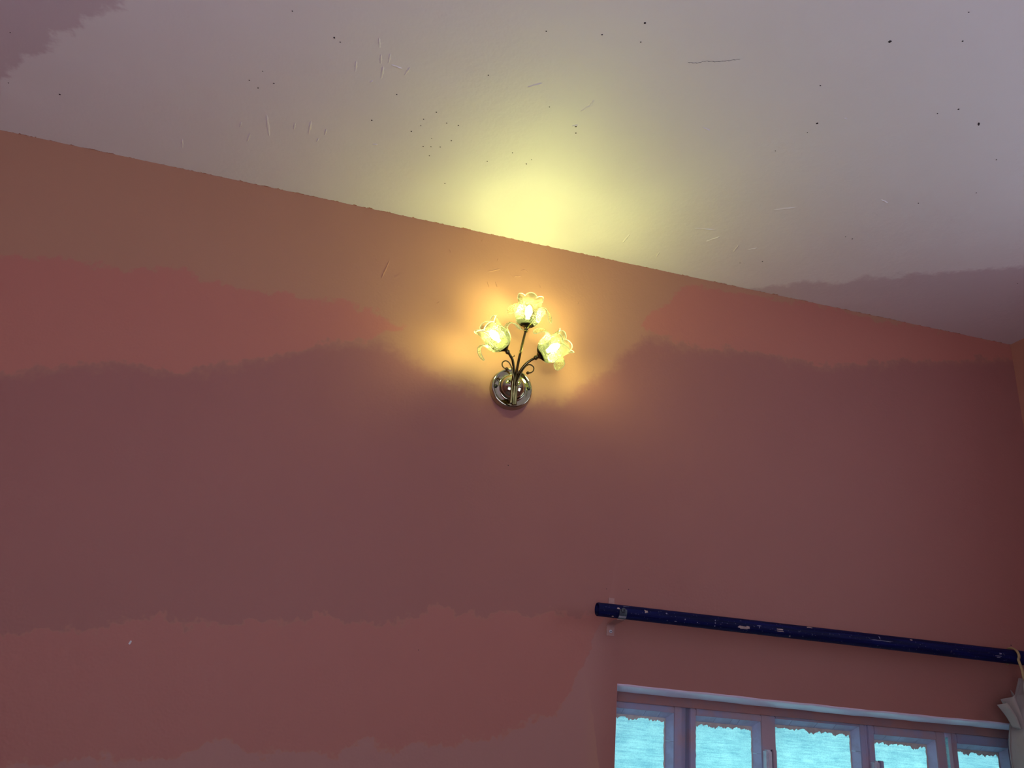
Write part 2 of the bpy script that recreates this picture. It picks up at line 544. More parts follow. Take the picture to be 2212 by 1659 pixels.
M_ROD = make_rod_mat()
M_CLOTH = make_cloth_mat()
M_PANE = make_pane_mat()
M_GLASS = make_glass_mat('pressed_glass', 0.004, 0.024, (0.90, 0.90, 0.84), (0.97, 1.0, 0.74), 300, True)
M_PETAL = make_glass_mat('pressed_glass_petal', 0.14, 0.55, (0.60, 0.60, 0.54), (0.97, 1.0, 0.74), 300)
M_GRIM = make_glass_mat('thick_glass_rim', 0.75, 0.9, (0.55, 0.58, 0.48), (1.0, 1.0, 1.0), 900)
M_BULB = make_bulb_mat()

# ================================================================== setting
OX0, OX1, OZ0, OZ1 = 0.797, 2.125, 0.78, 1.684      # window opening in the lamp wall
TH = 0.26


def build_back_wall():
    bm = bmesh.new()
    # splayed, softly rounded head of the opening: (depth, drop)
    rings = [(0.0, 0.0), (0.0010, 0.0022), (0.0035, 0.0045), (0.012, 0.0075), (0.030, 0.0115), (0.048, 0.0145), (0.060, 0.0155)]
    def ring(y, drop):
        l, r, b, t = OX0 + drop * 0.25, OX1 - drop * 0.25, OZ0 + drop, OZ1 - drop
        n = 48
        vs = []
        for i in range(n + 1):       # top edge, hand-trowelled
            u = i / n
            xx = l + (r - l) * u
            wob = 0.0010 * math.sin(u * 7.0 + 1) + 0.0005 * math.sin(u * 31.0 + 1) + 0.0004 * math.sin(u * 77)
            vs.append(bm.verts.new((xx, y, t + wob)))
        vs.append(bm.verts.new((r, y, b)))
        vs.append(bm.verts.new((l, y, b)))
        return vs
    rv = [ring(y, dr) for y, dr in rings]
    rv.append([bm.verts.new((v.co.x, TH, v.co.z)) for v in rv[-1]])
    for a, b in zip(rv, rv[1:]):
        m = len(a)
        for i in range(m):
            f = bm.faces.new((a[i], a[(i + 1) % m], b[(i + 1) % m], b[i]))
            f.smooth = True
            f.material_index = 1
    first = rv[0]
    # wall face around the opening
    tl = bm.verts.new((X0, 0, ZC)); tr = bm.verts.new((X1, 0, ZC))
    bl = bm.verts.new((X0, 0, 0)); br = bm.verts.new((X1, 0, 0))
    nt_ = len(first) - 2
    top = first[:nt_]
    fbr, fbl = first[-2], first[-1]
    bm.faces.new([tl, tr] + top[::-1])
    bm.faces.new([tr, br, fbr, top[-1]])
    bm.faces.new([br, bl, fbl, fbr])
    bm.faces.new([bl, tl, top[0], fbl])
    # outer face and sides
    last = rv[-1]
    ltl = bm.verts.new((X0, TH, ZC)); ltr = bm.verts.new((X1, TH, ZC))
    lbl = bm.verts.new((X0, TH, 0)); lbr = bm.verts.new((X1, TH, 0))
    lt = last[:nt_]
    bm.faces.new([ltr, ltl] + lt)
    bm.faces.new([ltr, lt[-1], last[-2], lbr])
    bm.faces.new([lbr, last[-2], last[-1], lbl])
    bm.faces.new([lbl, last[-1], lt[0], ltl])
    bm.faces.new([tl, tr, ltr, ltl]); bm.faces.new([bl, br, lbr, lbl])
    bm.faces.new([tl, bl, lbl, ltl]); bm.faces.new([tr, br, lbr, ltr])
    me = from_bm('wall_back', bm)
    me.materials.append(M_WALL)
    me.materials.append(M_REVEAL)
    o = link('wall_back', me)
    o['kind'] = 'structure'
    return o


wall_back = build_back_wall()


def structure(name, lst, mat):
    o = boxes(name, lst, mat)
    o['kind'] = 'structure'
    return o


wall_right = structure('wall_right', [((X1, Y0, 0), (X1 + 0.2, -2.1, ZC)), ((X1, -0.9, 0), (X1 + 0.2, 0.26, ZC)),
                                      ((X1, -2.1, 0), (X1 + 0.2, -0.9, 1.90)), ((X1, -2.1, 2.70), (X1 + 0.2, -0.9, ZC))], M_WALLP)
wall_left = structure('wall_left', [((X0 - 0.2, Y0, 0), (X0, 0.26, ZC))], M_WALLP)
wall_front = structure('wall_front', [((X0 - 0.2, Y0 - 0.2, 0), (-1.5, Y0, ZC)), ((0.5, Y0 - 0.2, 0), (X1 + 0.2, Y0, ZC)),
                                      ((-1.5, Y0 - 0.2, 0), (0.5, Y0, 0.85)), ((-1.5, Y0 - 0.2, 2.30), (0.5, Y0, ZC))], M_WALLP)
ceiling = structure('ceiling', [((X0 - 0.2, Y0 - 0.2, ZC), (X1 + 0.2, 0.26, ZC + 0.15))], M_CEIL)
floor = structure('floor', [((X0 - 0.2, Y0 - 0.2, -0.12), (X1 + 0.2, 0.26, 0))], M_FLOOR)

# ------------------------------------------------------------------ marks on plaster
speck_me = []
for k in range(3):
    rnd = random.Random(k)
    vs = [(math.cos(a) * rnd.uniform(0.7, 1.15), math.sin(a) * rnd.uniform(0.7, 1.15), 0) for a in [2 * math.pi * i / 8 for i in range(8)]]
    vs2 = [(a * 0.6, b * 0.6, 0.6) for a, b, _ in vs]
    fs = [(i, (i + 1) % 8, 8 + (i + 1) % 8, 8 + i) for i in range(8)] + [tuple(range(8, 16)), tuple(range(7, -1, -1))]
    speck_me.append(mesh('speck', vs + vs2, fs))
rn = random.Random(3)
big = {4: 1.2, 2: 1.4, 8: 1.3, 31: 1.9, 34: 1.6, 37: 1.6, 27: 1.4, 44: 1.3, 41: 1.2, 13: 1.1, 12: 1.2, 17: 1.2, 36: 1.5}
for i, (x, y) in enumerate(SPECKS):
    o = link('speck', speck_me[i % 3], M_SPECK, ceiling)
    s = 0.0021 * rn.uniform(0.65, 1.05) * big.get(i, 0.9)
    o.location = (x, y, ZC)
    o.scale = (s * (2.6 if i == 36 else 1), s, -0.0012)
    o.rotation_euler = (0, 0, 0.8 if i == 36 else rn.uniform(0, 6))

# raised drips and trowel ridges
vs, fs = [], []
n, m = 14, 6
for i in range(n + 1):
    u = i / n
    w_ = math.sin(math.pi * u) ** 0.6
    for j in range(m + 1):
        v = j / m * 2 - 1
        vs.append((u - 0.5, v * 0.5 * w_ * (1 + 0.25 * math.sin(u * 17)), (1 - v * v) * w_ * (0.75 + 0.25 * math.sin(u * 11))))
for i in range(n):
    for j in range(m):
        a = i * (m + 1) + j
        fs.append((a, a + 1, a + m + 2, a + m + 1))
ridge_c = mesh('plaster_ridge', vs, fs)
ridge_c.materials.append(M_CEIL)
ridge_w = mesh('plaster_ridge', vs, fs)
ridge_w.materials.append(M_WALL)
for me in (ridge_c, ridge_w):
    for p in me.polygons:
        p.use_smooth = True
for i, (ax, ay, bx, by) in enumerate(RIDGES):
    L = math.hypot(bx - ax, by - ay)
    o = link('plaster_ridge', ridge_c, None, ceiling)
    o.location = ((ax + bx) / 2, (ay + by) / 2, ZC + 0.0003)
    o.rotation_euler = (math.pi, 0, -math.atan2(by - ay, bx - ax))
    o.scale = (L * 1.1, min(0.009, 0.004 + L * 0.07), 0.0027)
for i, (ax, az, bx, bz) in enumerate(WRIDGES):
    L = math.hypot(bx - ax, bz - az)
    o = link('plaster_ridge', ridge_w, None, wall_back)
    o.location = ((ax + bx) / 2, 0.0003, (az + bz) / 2)
    q = Matrix.Rotation(-math.atan2(bz - az, bx - ax), 4, 'Y') @ Matrix.Rotation(math.pi / 2, 4, 'X')
    o.rotation_euler = q.to_euler()
    o.scale = (L * 1.1, min(0.006, 0.003 + L * 0.05), 0.0024)
# hair crack in the ceiling
vs, fs = [], []
for i, p in enumerate(catmull([(x, y, ZC - 0.0004) for x, y in CRACK], 6)):
    h = 0.0006 * (0.4 + abs(math.sin(i * 1.7)))
    j = 0.0012 * math.sin(i * 2.3)
    vs += [(p.x, p.y - h + j, p.z), (p.x, p.y + h + j, p.z)]
    if i:
        k = 2 * i
        fs.append((k - 2, k - 1, k + 1, k))
link('hair_crack', mesh('hair_crack', vs, fs), simple('crack_shadow_grey', (0.22, 0.21, 0.24), 0.9, var=(0.28, 0.27, 0.30)), ceiling)
# nail holes and a white chip on the wall
for (x, z), s in (((0.4651, 2.2079), 1.5), ((2.0177, 1.8995), 2.2), ((0.7579, 1.9158), 1.0), ((0.82, 1.9218), 1.3), ((0.2843, 1.7159), 1.2)):
    o = link('nail_hole', speck_me[0], M_SPECK, wall_back)
    o.location = (x, 0.0002, z)
    o.rotation_euler = (math.pi / 2, 0, 0)
    o.scale = (0.0011 * s, 0.0011 * s, 0.0008)
fl_me = speck_me[1].copy()
fl_me.materials.clear()
fl = link('paint_fleck', fl_me, M_CHALK, wall_back)
fl.location = (-0.3614, 0.0002, 1.668)
fl.rotation_euler = (math.pi / 2, 0.3, 0)
fl.scale = (0.003, 0.006, 0.0015)

# ================================================================== window
window = empty('window_1', (OX0, 0.10, OZ0), kind='structure')
window['label'] = 'five-light casement window with peeling pink and lilac painted frame'
WF = 0.100          # front plane of the sashes
ST = 1.646          # top of the sash rails
parts = []
parts.append(boxes('head_rail', [((OX0 - 0.01, 0.094, ST), (OX1 + 0.01, 0.165, 1.72))], M_HEAD, bevel=0.002))
parts.append(boxes('jamb', [((OX0 - 0.03, 0.118, OZ0), (OX0 + 0.014, 0.165, ST + 0.01))], M_FRAME, bevel=0.002))
parts.append(boxes('jamb', [((2.098, 0.100, OZ0), (OX1 + 0.03, 0.165, ST + 0.01))], M_FRAME, bevel=0.002))
parts.append(boxes('mullion', [((1.024, 0.116, OZ0), (1.0405, 0.165, ST + 0.01))], M_FRAME, bevel=0.0015))
parts.append(boxes('mullion', [((1.2845, 0.103, OZ0), (1.292, 0.165, ST + 0.01))], M_FRAME, bevel=0.001))
parts.append(boxes('mullion', [((1.5805, 0.103, OZ0), (1.5875, 0.165, ST + 0.01))], M_FRAME, bevel=0.001))
parts.append(boxes('mullion', [((1.8320, 0.142, OZ0), (1.8400, 0.165, ST + 0.01))], M_FRAME, bevel=0.001))
parts.append(boxes('bottom_rail', [((OX0 - 0.02, 0.094, OZ0 - 0.02), (OX1 + 0.02, 0.165, OZ0 + 0.05))], M_HEAD, bevel=0.002))
parts.append(boxes('gap_light_strip', [((1.8512, 0.108, OZ0 + 0.05), (1.8575, 0.112, ST - 0.012))], M_PANE))  # added strip of pane film, stands in for daylight in the sash gap
adopt(window, parts)

SB = OZ0 + 0.05
PANE_Y = 0.124
BEADC = {}


def bead_piece(name, quad_pts, t0, t1, parent, loc):
    """putty fillet: triangular section swept between two stations along the rabbet"""
    # quad_pts(t) -> three section points
    a = [Vector(p) - loc for p in quad_pts(t0)]
    b = [Vector(p) - loc for p in quad_pts(t1)]
    vs = a + b
    fs = [(0, 1, 4, 3), (1, 2, 5, 4), (2, 0, 3, 5), (2, 1, 0), (3, 4, 5)]
    o = link(name, mesh(name, vs, fs), M_PUTTY, parent)
    return o


def sash(name, x0, x1, ox0, ox1, otop, front, seed, glass_shift=0.0):
    rnd = random.Random(seed)
    loc = Vector((x0, front, SB))
    bm = bmesh.new()
    def bb(a, b):
        box_bm(bm, Vector(a) - loc, Vector(b) - loc)
    back = front + 0.040
    bb((x0, front, SB), (ox0, back, ST)); bb((ox1, front, SB), (x1, back, ST))
    bb((ox0, front, otop), (ox1, back, ST)); bb((ox0, front, SB), (ox1, back, SB + 0.04))
    bmesh.ops.bevel(bm, geom=list(bm.edges), offset=0.0018, segments=2, affect='EDGES')
    s = link(name, from_bm(name, bm), M_FRAME, window)
    s.location = loc - Vector(window.location)
    py = front + 0.026
    d = 0.015
    # pane with a real thickness
    pb = bmesh.new()
    box_bm(pb, Vector((ox0 - 0.004, py, SB + 0.03)) - loc, Vector((ox1 + 0.004, py + 0.003, otop + 0.004)) - loc)
    link('pane', from_bm('pane', pb), M_PANE, s)
    # putty, broken by cracks
    f = front + 0.003
    def top_sec(t):
        x = ox0 + (ox1 - ox0) * t
        return ((x, f, otop), (x, py, otop), (x, py, otop - d))
    def right_sec(t):
        z = SB + 0.04 + (otop - SB - 0.04) * t
        return ((ox1, f, z), (ox1, py, z), (ox1 - d, py, z))
    def left_sec(t):
        z = SB + 0.04 + (otop - SB - 0.04) * t
        return ((ox0, f, z), (ox0, py, z), (ox0 + 0.008, py, z))
    def cuts(n, j):
        c = [0.0] + sorted((i + rnd.uniform(-j, j)) / n for i in range(1, n)) + [1.0]
        return list(zip(c, c[1:]))
    for a, b in cuts(4, 0.3):
        bead_piece('putty', top_sec, a + 0.002, b - 0.003, s, loc)
    for a, b in cuts(9, 0.25):
        bead_piece('putty', right_sec, a + 0.0004, b - 0.0005, s, loc)
    bead_piece('putty', left_sec, 0, 1, s, loc)
    # ragged paint left on the glass below the top bead and along the sides
    vs, fs = [], []
    N = 90
    drop = 0
    for i in range(N + 1):
        u = i / N
        x = ox0 + 0.006 + (ox1 - d + 0.001 - ox0 - 0.006) * u
        base = 0.0015 + 0.003 * (0.5 + 0.5 * math.sin(u * 5 + seed)) + 0.001 * math.sin(u * 17 + seed * 2)
        drop = 0.75 * drop + (0.010 * rnd.random() ** 4)
        zb = otop - d - max(0.001, base + drop * 0.6)
        vs += [Vector((x, py - 0.0012, otop - d + 0.001)) - loc, Vector((x, py - 0.0012, zb)) - loc]
        if i:
            k = 2 * i
            fs.append((k - 2, k - 1, k + 1, k))
    sc = link('paint_scrap', mesh('paint_scrap', vs, fs), M_SCRAP, s)
    sd = sc.modifiers.new('thickness', 'SOLIDIFY'); sd.thickness = 0.0008
    for side in (0, 1):
        vs, fs = [], []
        for i in range(61):
            z = otop - d - (otop - d - SB - 0.05) * (i / 60) ** 1.5
            wdt = 0.002 + 0.0025 * rnd.random() + (0.004 * max(0, math.sin(i * 0.21 + seed)) if side == 0 else 0)
            if side == 0:
                xa, xb = ox0 + 0.006, ox0 + 0.008 + wdt
            else:
                xa, xb = ox1 - d + 0.001, ox1 - d - wdt
            vs += [Vector((xa, py - 0.0021, z)) - loc, Vector((xb, py - 0.0021, z)) - loc]
            if i:
                k = 2 * i
                fs.append((k - 2, k - 1, k + 1, k))
        sc = link('paint_scrap', mesh('paint_scrap', vs, fs), M_SCRAP, s)
        sd = sc.modifiers.new('thickness', 'SOLIDIFY'); sd.thickness = 0.0008
    return s, loc


def hinge(s, loc, x, z, side):
    """painted knuckle and leaf; side +1: leaf to the right"""
    bm = bmesh.new()
    box_bm(bm, (-0.0085, -0.020, -0.075), (0.0085, 0.004, 0))
    bmesh.ops.bevel(bm, geom=list(bm.edges), offset=0.004, segments=3, affect='EDGES')
    h = link('hinge', from_bm('hinge', bm), M_HINGE, s)
    h.location = Vector((x, loc.y, z)) - loc
    bm = bmesh.new()
    box_bm(bm, (0.0085, -0.006, -0.078), (0.0145, 0.001, 0.000))
    link('hinge_gap', from_bm('hinge_gap', bm), M_HDARK, h)
    bm = bmesh.new()
    box_bm(bm, (0.0145, -0.012, -0.076), (0.026, 0.001, 0.001))
    bmesh.ops.bevel(bm, geom=list(bm.edges), offset=0.0015, segments=2, affect='EDGES')
    link('hinge_leaf', from_bm('hinge_leaf', bm), M_FRAME, h)
    return h


s1, l1 = sash('casement_sash', 0.800, 1.0225, 0.824, 1.000, 1.630, 0.100, 1)
s2, l2 = sash('casement_sash', 1.0455, 1.2845, 1.063, 1.256, 1.629, 0.100, 2)
s3, l3 = sash('fixed_light', 1.2895, 1.582, 1.301, 1.565, 1.640, 0.103, 3)
s4, l4 = sash('casement_sash', 1.588, 1.8425, 1.608, 1.811, 1.624, 0.100, 4)
s5, l5 = sash('casement_sash', 1.862, 2.100, 1.879, 2.055, 1.620, 0.098, 5)
hinge(s2, l2, 1.268, 1.5605, 1)
hinge(s4, l4, 1.598, 1.5560, 1)

# ================================================================== curtain rod
RL, RR = Vector((0.7085, -0.070, 1.8525)), Vector((2.186, -0.070, 1.8590))
rod = empty('curtain_rod', RL, 'long dark navy painted curtain pole with chipped paint above the window', 'curtain rod')
RDIR = (RR - RL).normalized()
RLEN = (RR - RL).length


def rod_r(s):
    return 0.0168 + 0.0026 * s / 1.27


MR = frame_of((0, 0, 0), RDIR, (0, -1, 0))
prof = [(0.0001, 0.060), (0.0125, 0.060), (0.0128, 0.003), (0.0140, 0.0005), (0.0155, 0.0), (0.0166, 0.0020)]
prof += [(rod_r(RLEN * k / 24), max(0.004, RLEN * k / 24)) for k in range(25)] + [(0.0001, RLEN)]
link('pole', lathe_mesh('pole', prof, 36, MR), M_ROD, rod, smooth=True)


def rod_patch(name, x, z, w_, h_, mat, seed, wob=0.35):
    """thin irregular patch lying on the pole's front"""
    s = (x - RL.x) / RDIR.x
    c = RL + RDIR * s
    r = rod_r(s) + 0.00045
    th0 = math.asin(max(-0.97, min(0.97, (z - c.z) / r)))
    rnd = random.Random(seed)
    out = []
    for k in range(12):
        a = 2 * math.pi * k / 12
        q = 1 + wob * rnd.uniform(-1, 1)
        dx = math.copysign(abs(math.cos(a)) ** 0.6, math.cos(a)) * w_ / 2 * q
        dz = math.copysign(abs(math.sin(a)) ** 0.6, math.sin(a)) * h_ / 2 * q
        th = th0 + dz / r
        out.append(c + RDIR * dx + Vector((0, -math.cos(th) * r, math.sin(th) * r)) - RL)
    cen = c + Vector((0, -math.cos(th0) * (r + 0.0002), math.sin(th0) * (r + 0.0002))) - RL
    fs = [(k, (k + 1) % 12, 12) for k in range(12)]
    return link(name, mesh(name, out + [cen], fs), mat, rod)


for i, (x, z, w_, h_) in enumerate([(0.8342, 1.8589, .0085, .0075), (0.7481, 1.8382, .0055, .0045), (1.1039, 1.8477, .026, .0085), (1.117, 1.8495, .010, .007),
                                    (1.2065, 1.8545, .022, .0030), (1.2085, 1.850, .024, .0026), (1.2996, 1.8695, .014, .007), (1.2397, 1.8409, .005, .004),
                                    (1.6087, 1.8690, .008, .005), (0.760, 1.8585, .009, .004)]):
    rod_patch('paint_chip', x, z, w_, h_, M_CHIP, i + 40)
for i, (x, z, w_, h_) in enumerate([(0.9151, 1.8438, .006, .002), (0.9751, 1.8467, .003, .003), (1.0243, 1.8577, .003, .003), (1.0242, 1.8508, .0035, .0035),
                                    (1.0241, 1.8439, .003, .004), (1.5078, 1.8648, .003, .007), (1.5113, 1.8568, .062, .0018), (1.882, 1.8535, .02, .0022),
                                    (1.883, 1.8500, .014, .002), (1.8908, 1.8605, .010, .004), (0.8895, 1.8604, .004, .003), (0.9405, 1.851, .003, .003),
                                    (1.1492, 1.8571, .013, .002), (1.1492, 1.8545, .002, .010), (0.7812, 1.8660, .016, .002), (1.145, 1.835, .014, .002)]):
    rod_patch('paint_scratch', x, z, w_, h_, M_SCR, i + 70)

# ---- bracket
br = empty('rod_bracket', (0.7725, 0.0, 1.815), 'small pink painted metal bracket holding the left end of the pole', 'bracket')
BX = 0.7725


def ribbon(name, yz, width, thick, mat, parent, n=6, twist=0.0):
    path = catmull([(BX, y, z) for y, z in yz], n)
    vs, fs = [], []
    m = len(path)
    for i, p in enumerate(path):
        t = (path[min(i + 1, m - 1)] - path[max(i - 1, 0)]).normalized()
        nrm = Vector((0, -t.z, t.y)) * (thick / 2)
        wv = Vector((width / 2, 0, 0))
        q = p - Vector(parent.location)
        vs += [q - wv - nrm, q + wv - nrm, q + wv + nrm, q - wv + nrm]
        if i:
            k = 4 * i
            for a in range(4):
                b = (a + 1) % 4
                fs.append((k - 4 + a, k - 4 + b, k + b, k + a))
    fs += [(3, 2, 1, 0), (4 * m - 4, 4 * m - 3, 4 * m - 2, 4 * m - 1)]
    return link(name, mesh(name, vs, fs), mat, parent)


ribbon('wall_foot', [(-0.0012, 1.799), (-0.0014, 1.810), (-0.002, 1.821), (-0.010, 1.8275), (-0.035, 1.8315), (-0.060, 1.8335), (-0.074, 1.8340)], 0.021, 0.0025, M_BRACKET, br)
rcz = 1.8528
ribbon('pole_strap', [(-0.070 + 0.0182 * math.sin(a), rcz - 0.0182 * math.cos(a)) for a in [math.radians(v) for v in (-2, -14, -26, -38, -52, -66, -80, -94, -104)]], 0.0195, 0.0016, M_TEAL, br, n=3)
ribbon('strap_lip', [(-0.070 + 0.0194 * math.sin(a), rcz - 0.0194 * math.cos(a)) for a in [math.radians(v) for v in (-36, -44, -52)]], 0.0190, 0.0012, simple('worn_pale_strap', (0.24, 0.22, 0.27), 0.5, var=(0.30, 0.27, 0.33)), br, n=3)
ribbon('wall_tab', [(-0.0012, 1.868), (-0.0013, 1.880), (-0.0012, 1.8935)], 0.016, 0.0024, M_BRACKET, br, n=3)


def screw(name, loc, axis, r, parent, mat, slot=True):
    M = frame_of(Vector(loc) - Vector(parent.location), axis, (0, 0, 1))
    o = link(name, lathe_mesh(name, [(r, 0), (r, r * 0.25), (r * 0.75, r * 0.55), (0.0001, r * 0.62)], 20, M), mat, parent, smooth=True)
    return o


sw = screw('screw', (BX + 0.0005, -0.0026, 1.8095), (0, -1, 0), 0.0042, br, M_HINGE)
screw('screw', (BX + 0.0005, -0.0048, 1.8095), (0, -1, 0), 0.0016, br, M_BLACK)
screw('screw', (BX, -0.0895, 1.8545), (0, -1, 0.1), 0.0062, br, M_TEAL)
screw('screw', (BX, -0.0930, 1.8548), (0, -1, 0.1), 0.0022, br, M_BLACK)

# ================================================================== curtain
cur = empty('curtain', (2.0, -0.075, 0.55), 'beige cloth curtain gathered at the right end of the pole', 'curtain')
CL = Vector(cur.location)


def interp(tab, v):
    for (a, x), (b, y) in zip(tab, tab[1:]):
        if (a - v) * (b - v) <= 0:
            return x + (y - x) * (v - a) / (b - a)
    return tab[-1][1] if abs(v - tab[-1][0]) < abs(v - tab[0][0]) else tab[0][1]


LEFT = [(1.802, 1.9560), (1.764, 1.9400), (1.725, 1.9240), (1.690, 1.9110), (1.655, 1.9060), (1.620, 1.9020), (1.57, 1.9000), (1.2, 1.892), (0.55, 1.875)]
vs, fs = [], []
nu, nv = 110, 70
for j in range(nv + 1):
    v = j / nv
    for i in range(nu + 1):
        u = i / nu
        sag = 0.030 * math.sin(math.pi * min(1, max(0, (u - 0.06) / 0.55))) ** 2 if u < 0.61 else 0.03 * math.sin(math.pi * (u - 0.61) / 0.39) ** 2
        zt = 1.803 - sag
        z = zt + (0.55 - zt) * v ** 1.15
        xl = interp(LEFT, z)
        x = xl + (2.165 - xl) * u
        amp = 0.010 + 0.016 * min(1, v * 6)
        ph = u * 2 * math.pi * 6.2 + 0.9 * math.sin(v * 3.0 + u * 4)
        y = -0.078 + amp * (math.sin(ph) + 0.35 * math.sin(2.1 * ph + 1.3 + v * 2)) + 0.004 * math.sin(v * 40 + u * 23) * (0.3 + v)
        x += 0.006 * math.cos(ph) * min(1, v * 8)
        vs.append(Vector((x, y, z)) - CL)
for j in range(nv):
    for i in range(nu):
        a = j * (nu + 1) + i
        fs.append((a, a + 1, a + nu + 2, a + nu + 1))
o = link('cloth', mesh('cloth', vs, fs), M_CLOTH, cur, smooth=True)
sd = o.modifiers.new('thickness', 'SOLIDIFY'); sd.thickness = 0.0012

# turned-over heading and the loose corner that has slipped off its loop
def flap(name, rows, n=10, thick=0.0014):
    R_ = [catmull(r, n) for r in rows]
    m = len(R_[0])
    cols = [catmull([r[i] for r in R_], 6) for i in range(m)]
    k = len(cols[0])
    vs = [Vector(cols[i][j]) - CL for j in range(k) for i in range(m)]
    fs = [(j * m + i, j * m + i + 1, (j + 1) * m + i + 1, (j + 1) * m + i) for j in range(k - 1) for i in range(m - 1)]
    o = link(name, mesh(name, vs, fs), M_CLOTH, cur, smooth=True)
    s_ = o.modifiers.new('thickness', 'SOLIDIFY'); s_.thickness = thick
    return o


flap('loose_corner', [
    [(1.8790, -0.066, 1.7265), (1.8915, -0.086, 1.7330), (1.8990, -0.060, 1.7420), (1.9160, -0.088, 1.7520), (1.9330, -0.062, 1.7700)],
    [(1.8850, -0.070, 1.7160), (1.8960, -0.094, 1.7180), (1.9050, -0.066, 1.7200), (1.9190, -0.094, 1.7230), (1.9350, -0.068, 1.7300)],
    [(1.8960, -0.074, 1.6990), (1.9060, -0.098, 1.6980), (1.9130, -0.074, 1.6960), (1.9240, -0.098, 1.6960), (1.9360, -0.074, 1.6960)],
    [(1.9090, -0.078, 1.6720), (1.9150, -0.098, 1.6690), (1.9210, -0.080, 1.6660), (1.9280, -0.098, 1.6640), (1.9360, -0.080, 1.6620)],
])
flap('heading', [
    [(1.9530, -0.094, 1.8040), (1.9700, -0.106, 1.8030), (1.9950, -0.108, 1.7930), (2.0300, -0.100, 1.7860), (2.0700, -0.104, 1.8000), (2.1600, -0.100, 1.8030)],
    [(1.9420, -0.098, 1.7800), (1.9650, -0.114, 1.7800), (1.9950, -0.112, 1.7700), (2.0300, -0.106, 1.7640), (2.0700, -0.110, 1.7760), (2.1600, -0.104, 1.7800)],
    [(1.9400, -0.102, 1.7420), (1.9560, -0.116, 1.7620), (1.9950, -0.116, 1.7520), (2.0300, -0.110, 1.7440), (2.0700, -0.114, 1.7560), (2.1600, -0.108, 1.7600)],
])
for lx in (1.9465, 2.115):
    pts = [(lx, -0.070 + 0.0245 * math.cos(a), 1.859 + 0.0225 * math.sin(a)) for a in [math.radians(v) for v in range(-30, 211, 24)]]
    pts = pts[::-1]
    pts = [(lx - 0.001, -0.103, 1.795), (lx, -0.098, 1.825)] + pts + [(lx, -0.050, 1.838)]
    me = tube_mesh('loop', [Vector(p) - CL for p in pts], 0.0024, 10, 4)
    for v_ in me.vertices:
        v_.co.x = (v_.co.x - (lx - CL.x)) * 1.9 + (lx - CL.x)
    link('loop', me, M_LOOP, cur, smooth=True)

# ================================================================== wall lamp
PC = Vector((0.4520, 0.0, 2.4235))
lamp = empty('wall_lamp', PC, 'lit brass wall lamp with three glass flower shades on curved stems', 'wall lamp')


def lpt(p):
    return Vector(p) - PC


MP = frame_of((0, 0, 0), (0, -1, 0), (0, 0, 1))
R0 = 0.0580
plate = link('backplate', lathe_mesh('backplate', [(R0 + 0.002, 0.0), (R0 + 0.002, 0.004), (R0, 0.006), (R0, 0.016), (R0 - 0.0012, 0.0192), (R0 - 0.004, 0.0205), (R0 - 0.0065, 0.0200), (R0 - 0.009, 0.0197),
                                                  (0.0385, 0.0200), (0.0368, 0.0206), (0.036, 0.0215)], 72, MP), M_PLATE, lamp, smooth=True)
dome_prof = [(0.0362, 0.0205)] + [(0.0355 * math.cos(a), 0.0215 + 0.026 * math.sin(a)) for a in [math.pi / 2 * k / 14 for k in range(15)]]
link('dome', lathe_mesh('dome', dome_prof, 56, MP), M_PLATE, lamp, smooth=True)
for sx, sz in ((-0.0468, -0.0040), (0.0470, 0.0062)):
    M = MP.copy()
    M.translation = Vector((sx, -0.0196, sz))
    link('screw', lathe_mesh('screw', [(0.0056, 0), (0.0054, 0.0015), (0.003, 0.0026), (0.0001, 0.0029)], 20, M), M_BLACK, plate, smooth=True)

# bundle of stems in front of the dome, then the three arms
B0 = Vector((0.4508, -0.0545, 2.3585))
B1 = Vector((0.4465, -0.0700, 2.4200))
arms = [
    ([B0, B0.lerp(B1, 0.5), B1 + Vector((0.000, -0.003, 0)), (0.4475, -0.082, 2.462), (0.4525, -0.092, 2.520), (0.4578, -0.099, 2.566)], 0),
    ([B0 + Vector((-0.0065, 0.001, 0.004)), B0.lerp(B1, 0.5) + Vector((-0.0062, 0.001, 0)), B1 + Vector((-0.006, 0, 0)), (0.4388, -0.083, 2.4450), (0.4300, -0.096, 2.4690), (0.4190, -0.104, 2.4810), (0.4085, -0.109, 2.4890)], 1),
    ([B0 + Vector((0.006, 0.001, 0.002)), B0.lerp(B1, 0.5) + Vector((0.006, 0.001, 0)), B1 + Vector((0.006, 0, 0)), (0.4540, -0.084, 2.4430), (0.4640, -0.097, 2.4630), (0.4780, -0.105, 2.4770), (0.4925, -0.109, 2.4870)], 2),
]
for pts, k in arms:
    link('stem', tube_mesh('stem', [lpt(p) for p in pts], (lambda t: 0.0043 - 0.0009 * t), 14, 8), M_BRASS, lamp, smooth=True)
# little tie on the left stem
link('stem_tie', tube_mesh('stem_tie', [lpt(p) for p in ((0.4225, -0.103, 2.4735), (0.4270, -0.106, 2.4765), (0.4315, -0.101, 2.4805), (0.4318, -0.099, 2.4850))], 0.0013, 8, 4), M_BRASS, lamp, smooth=True)

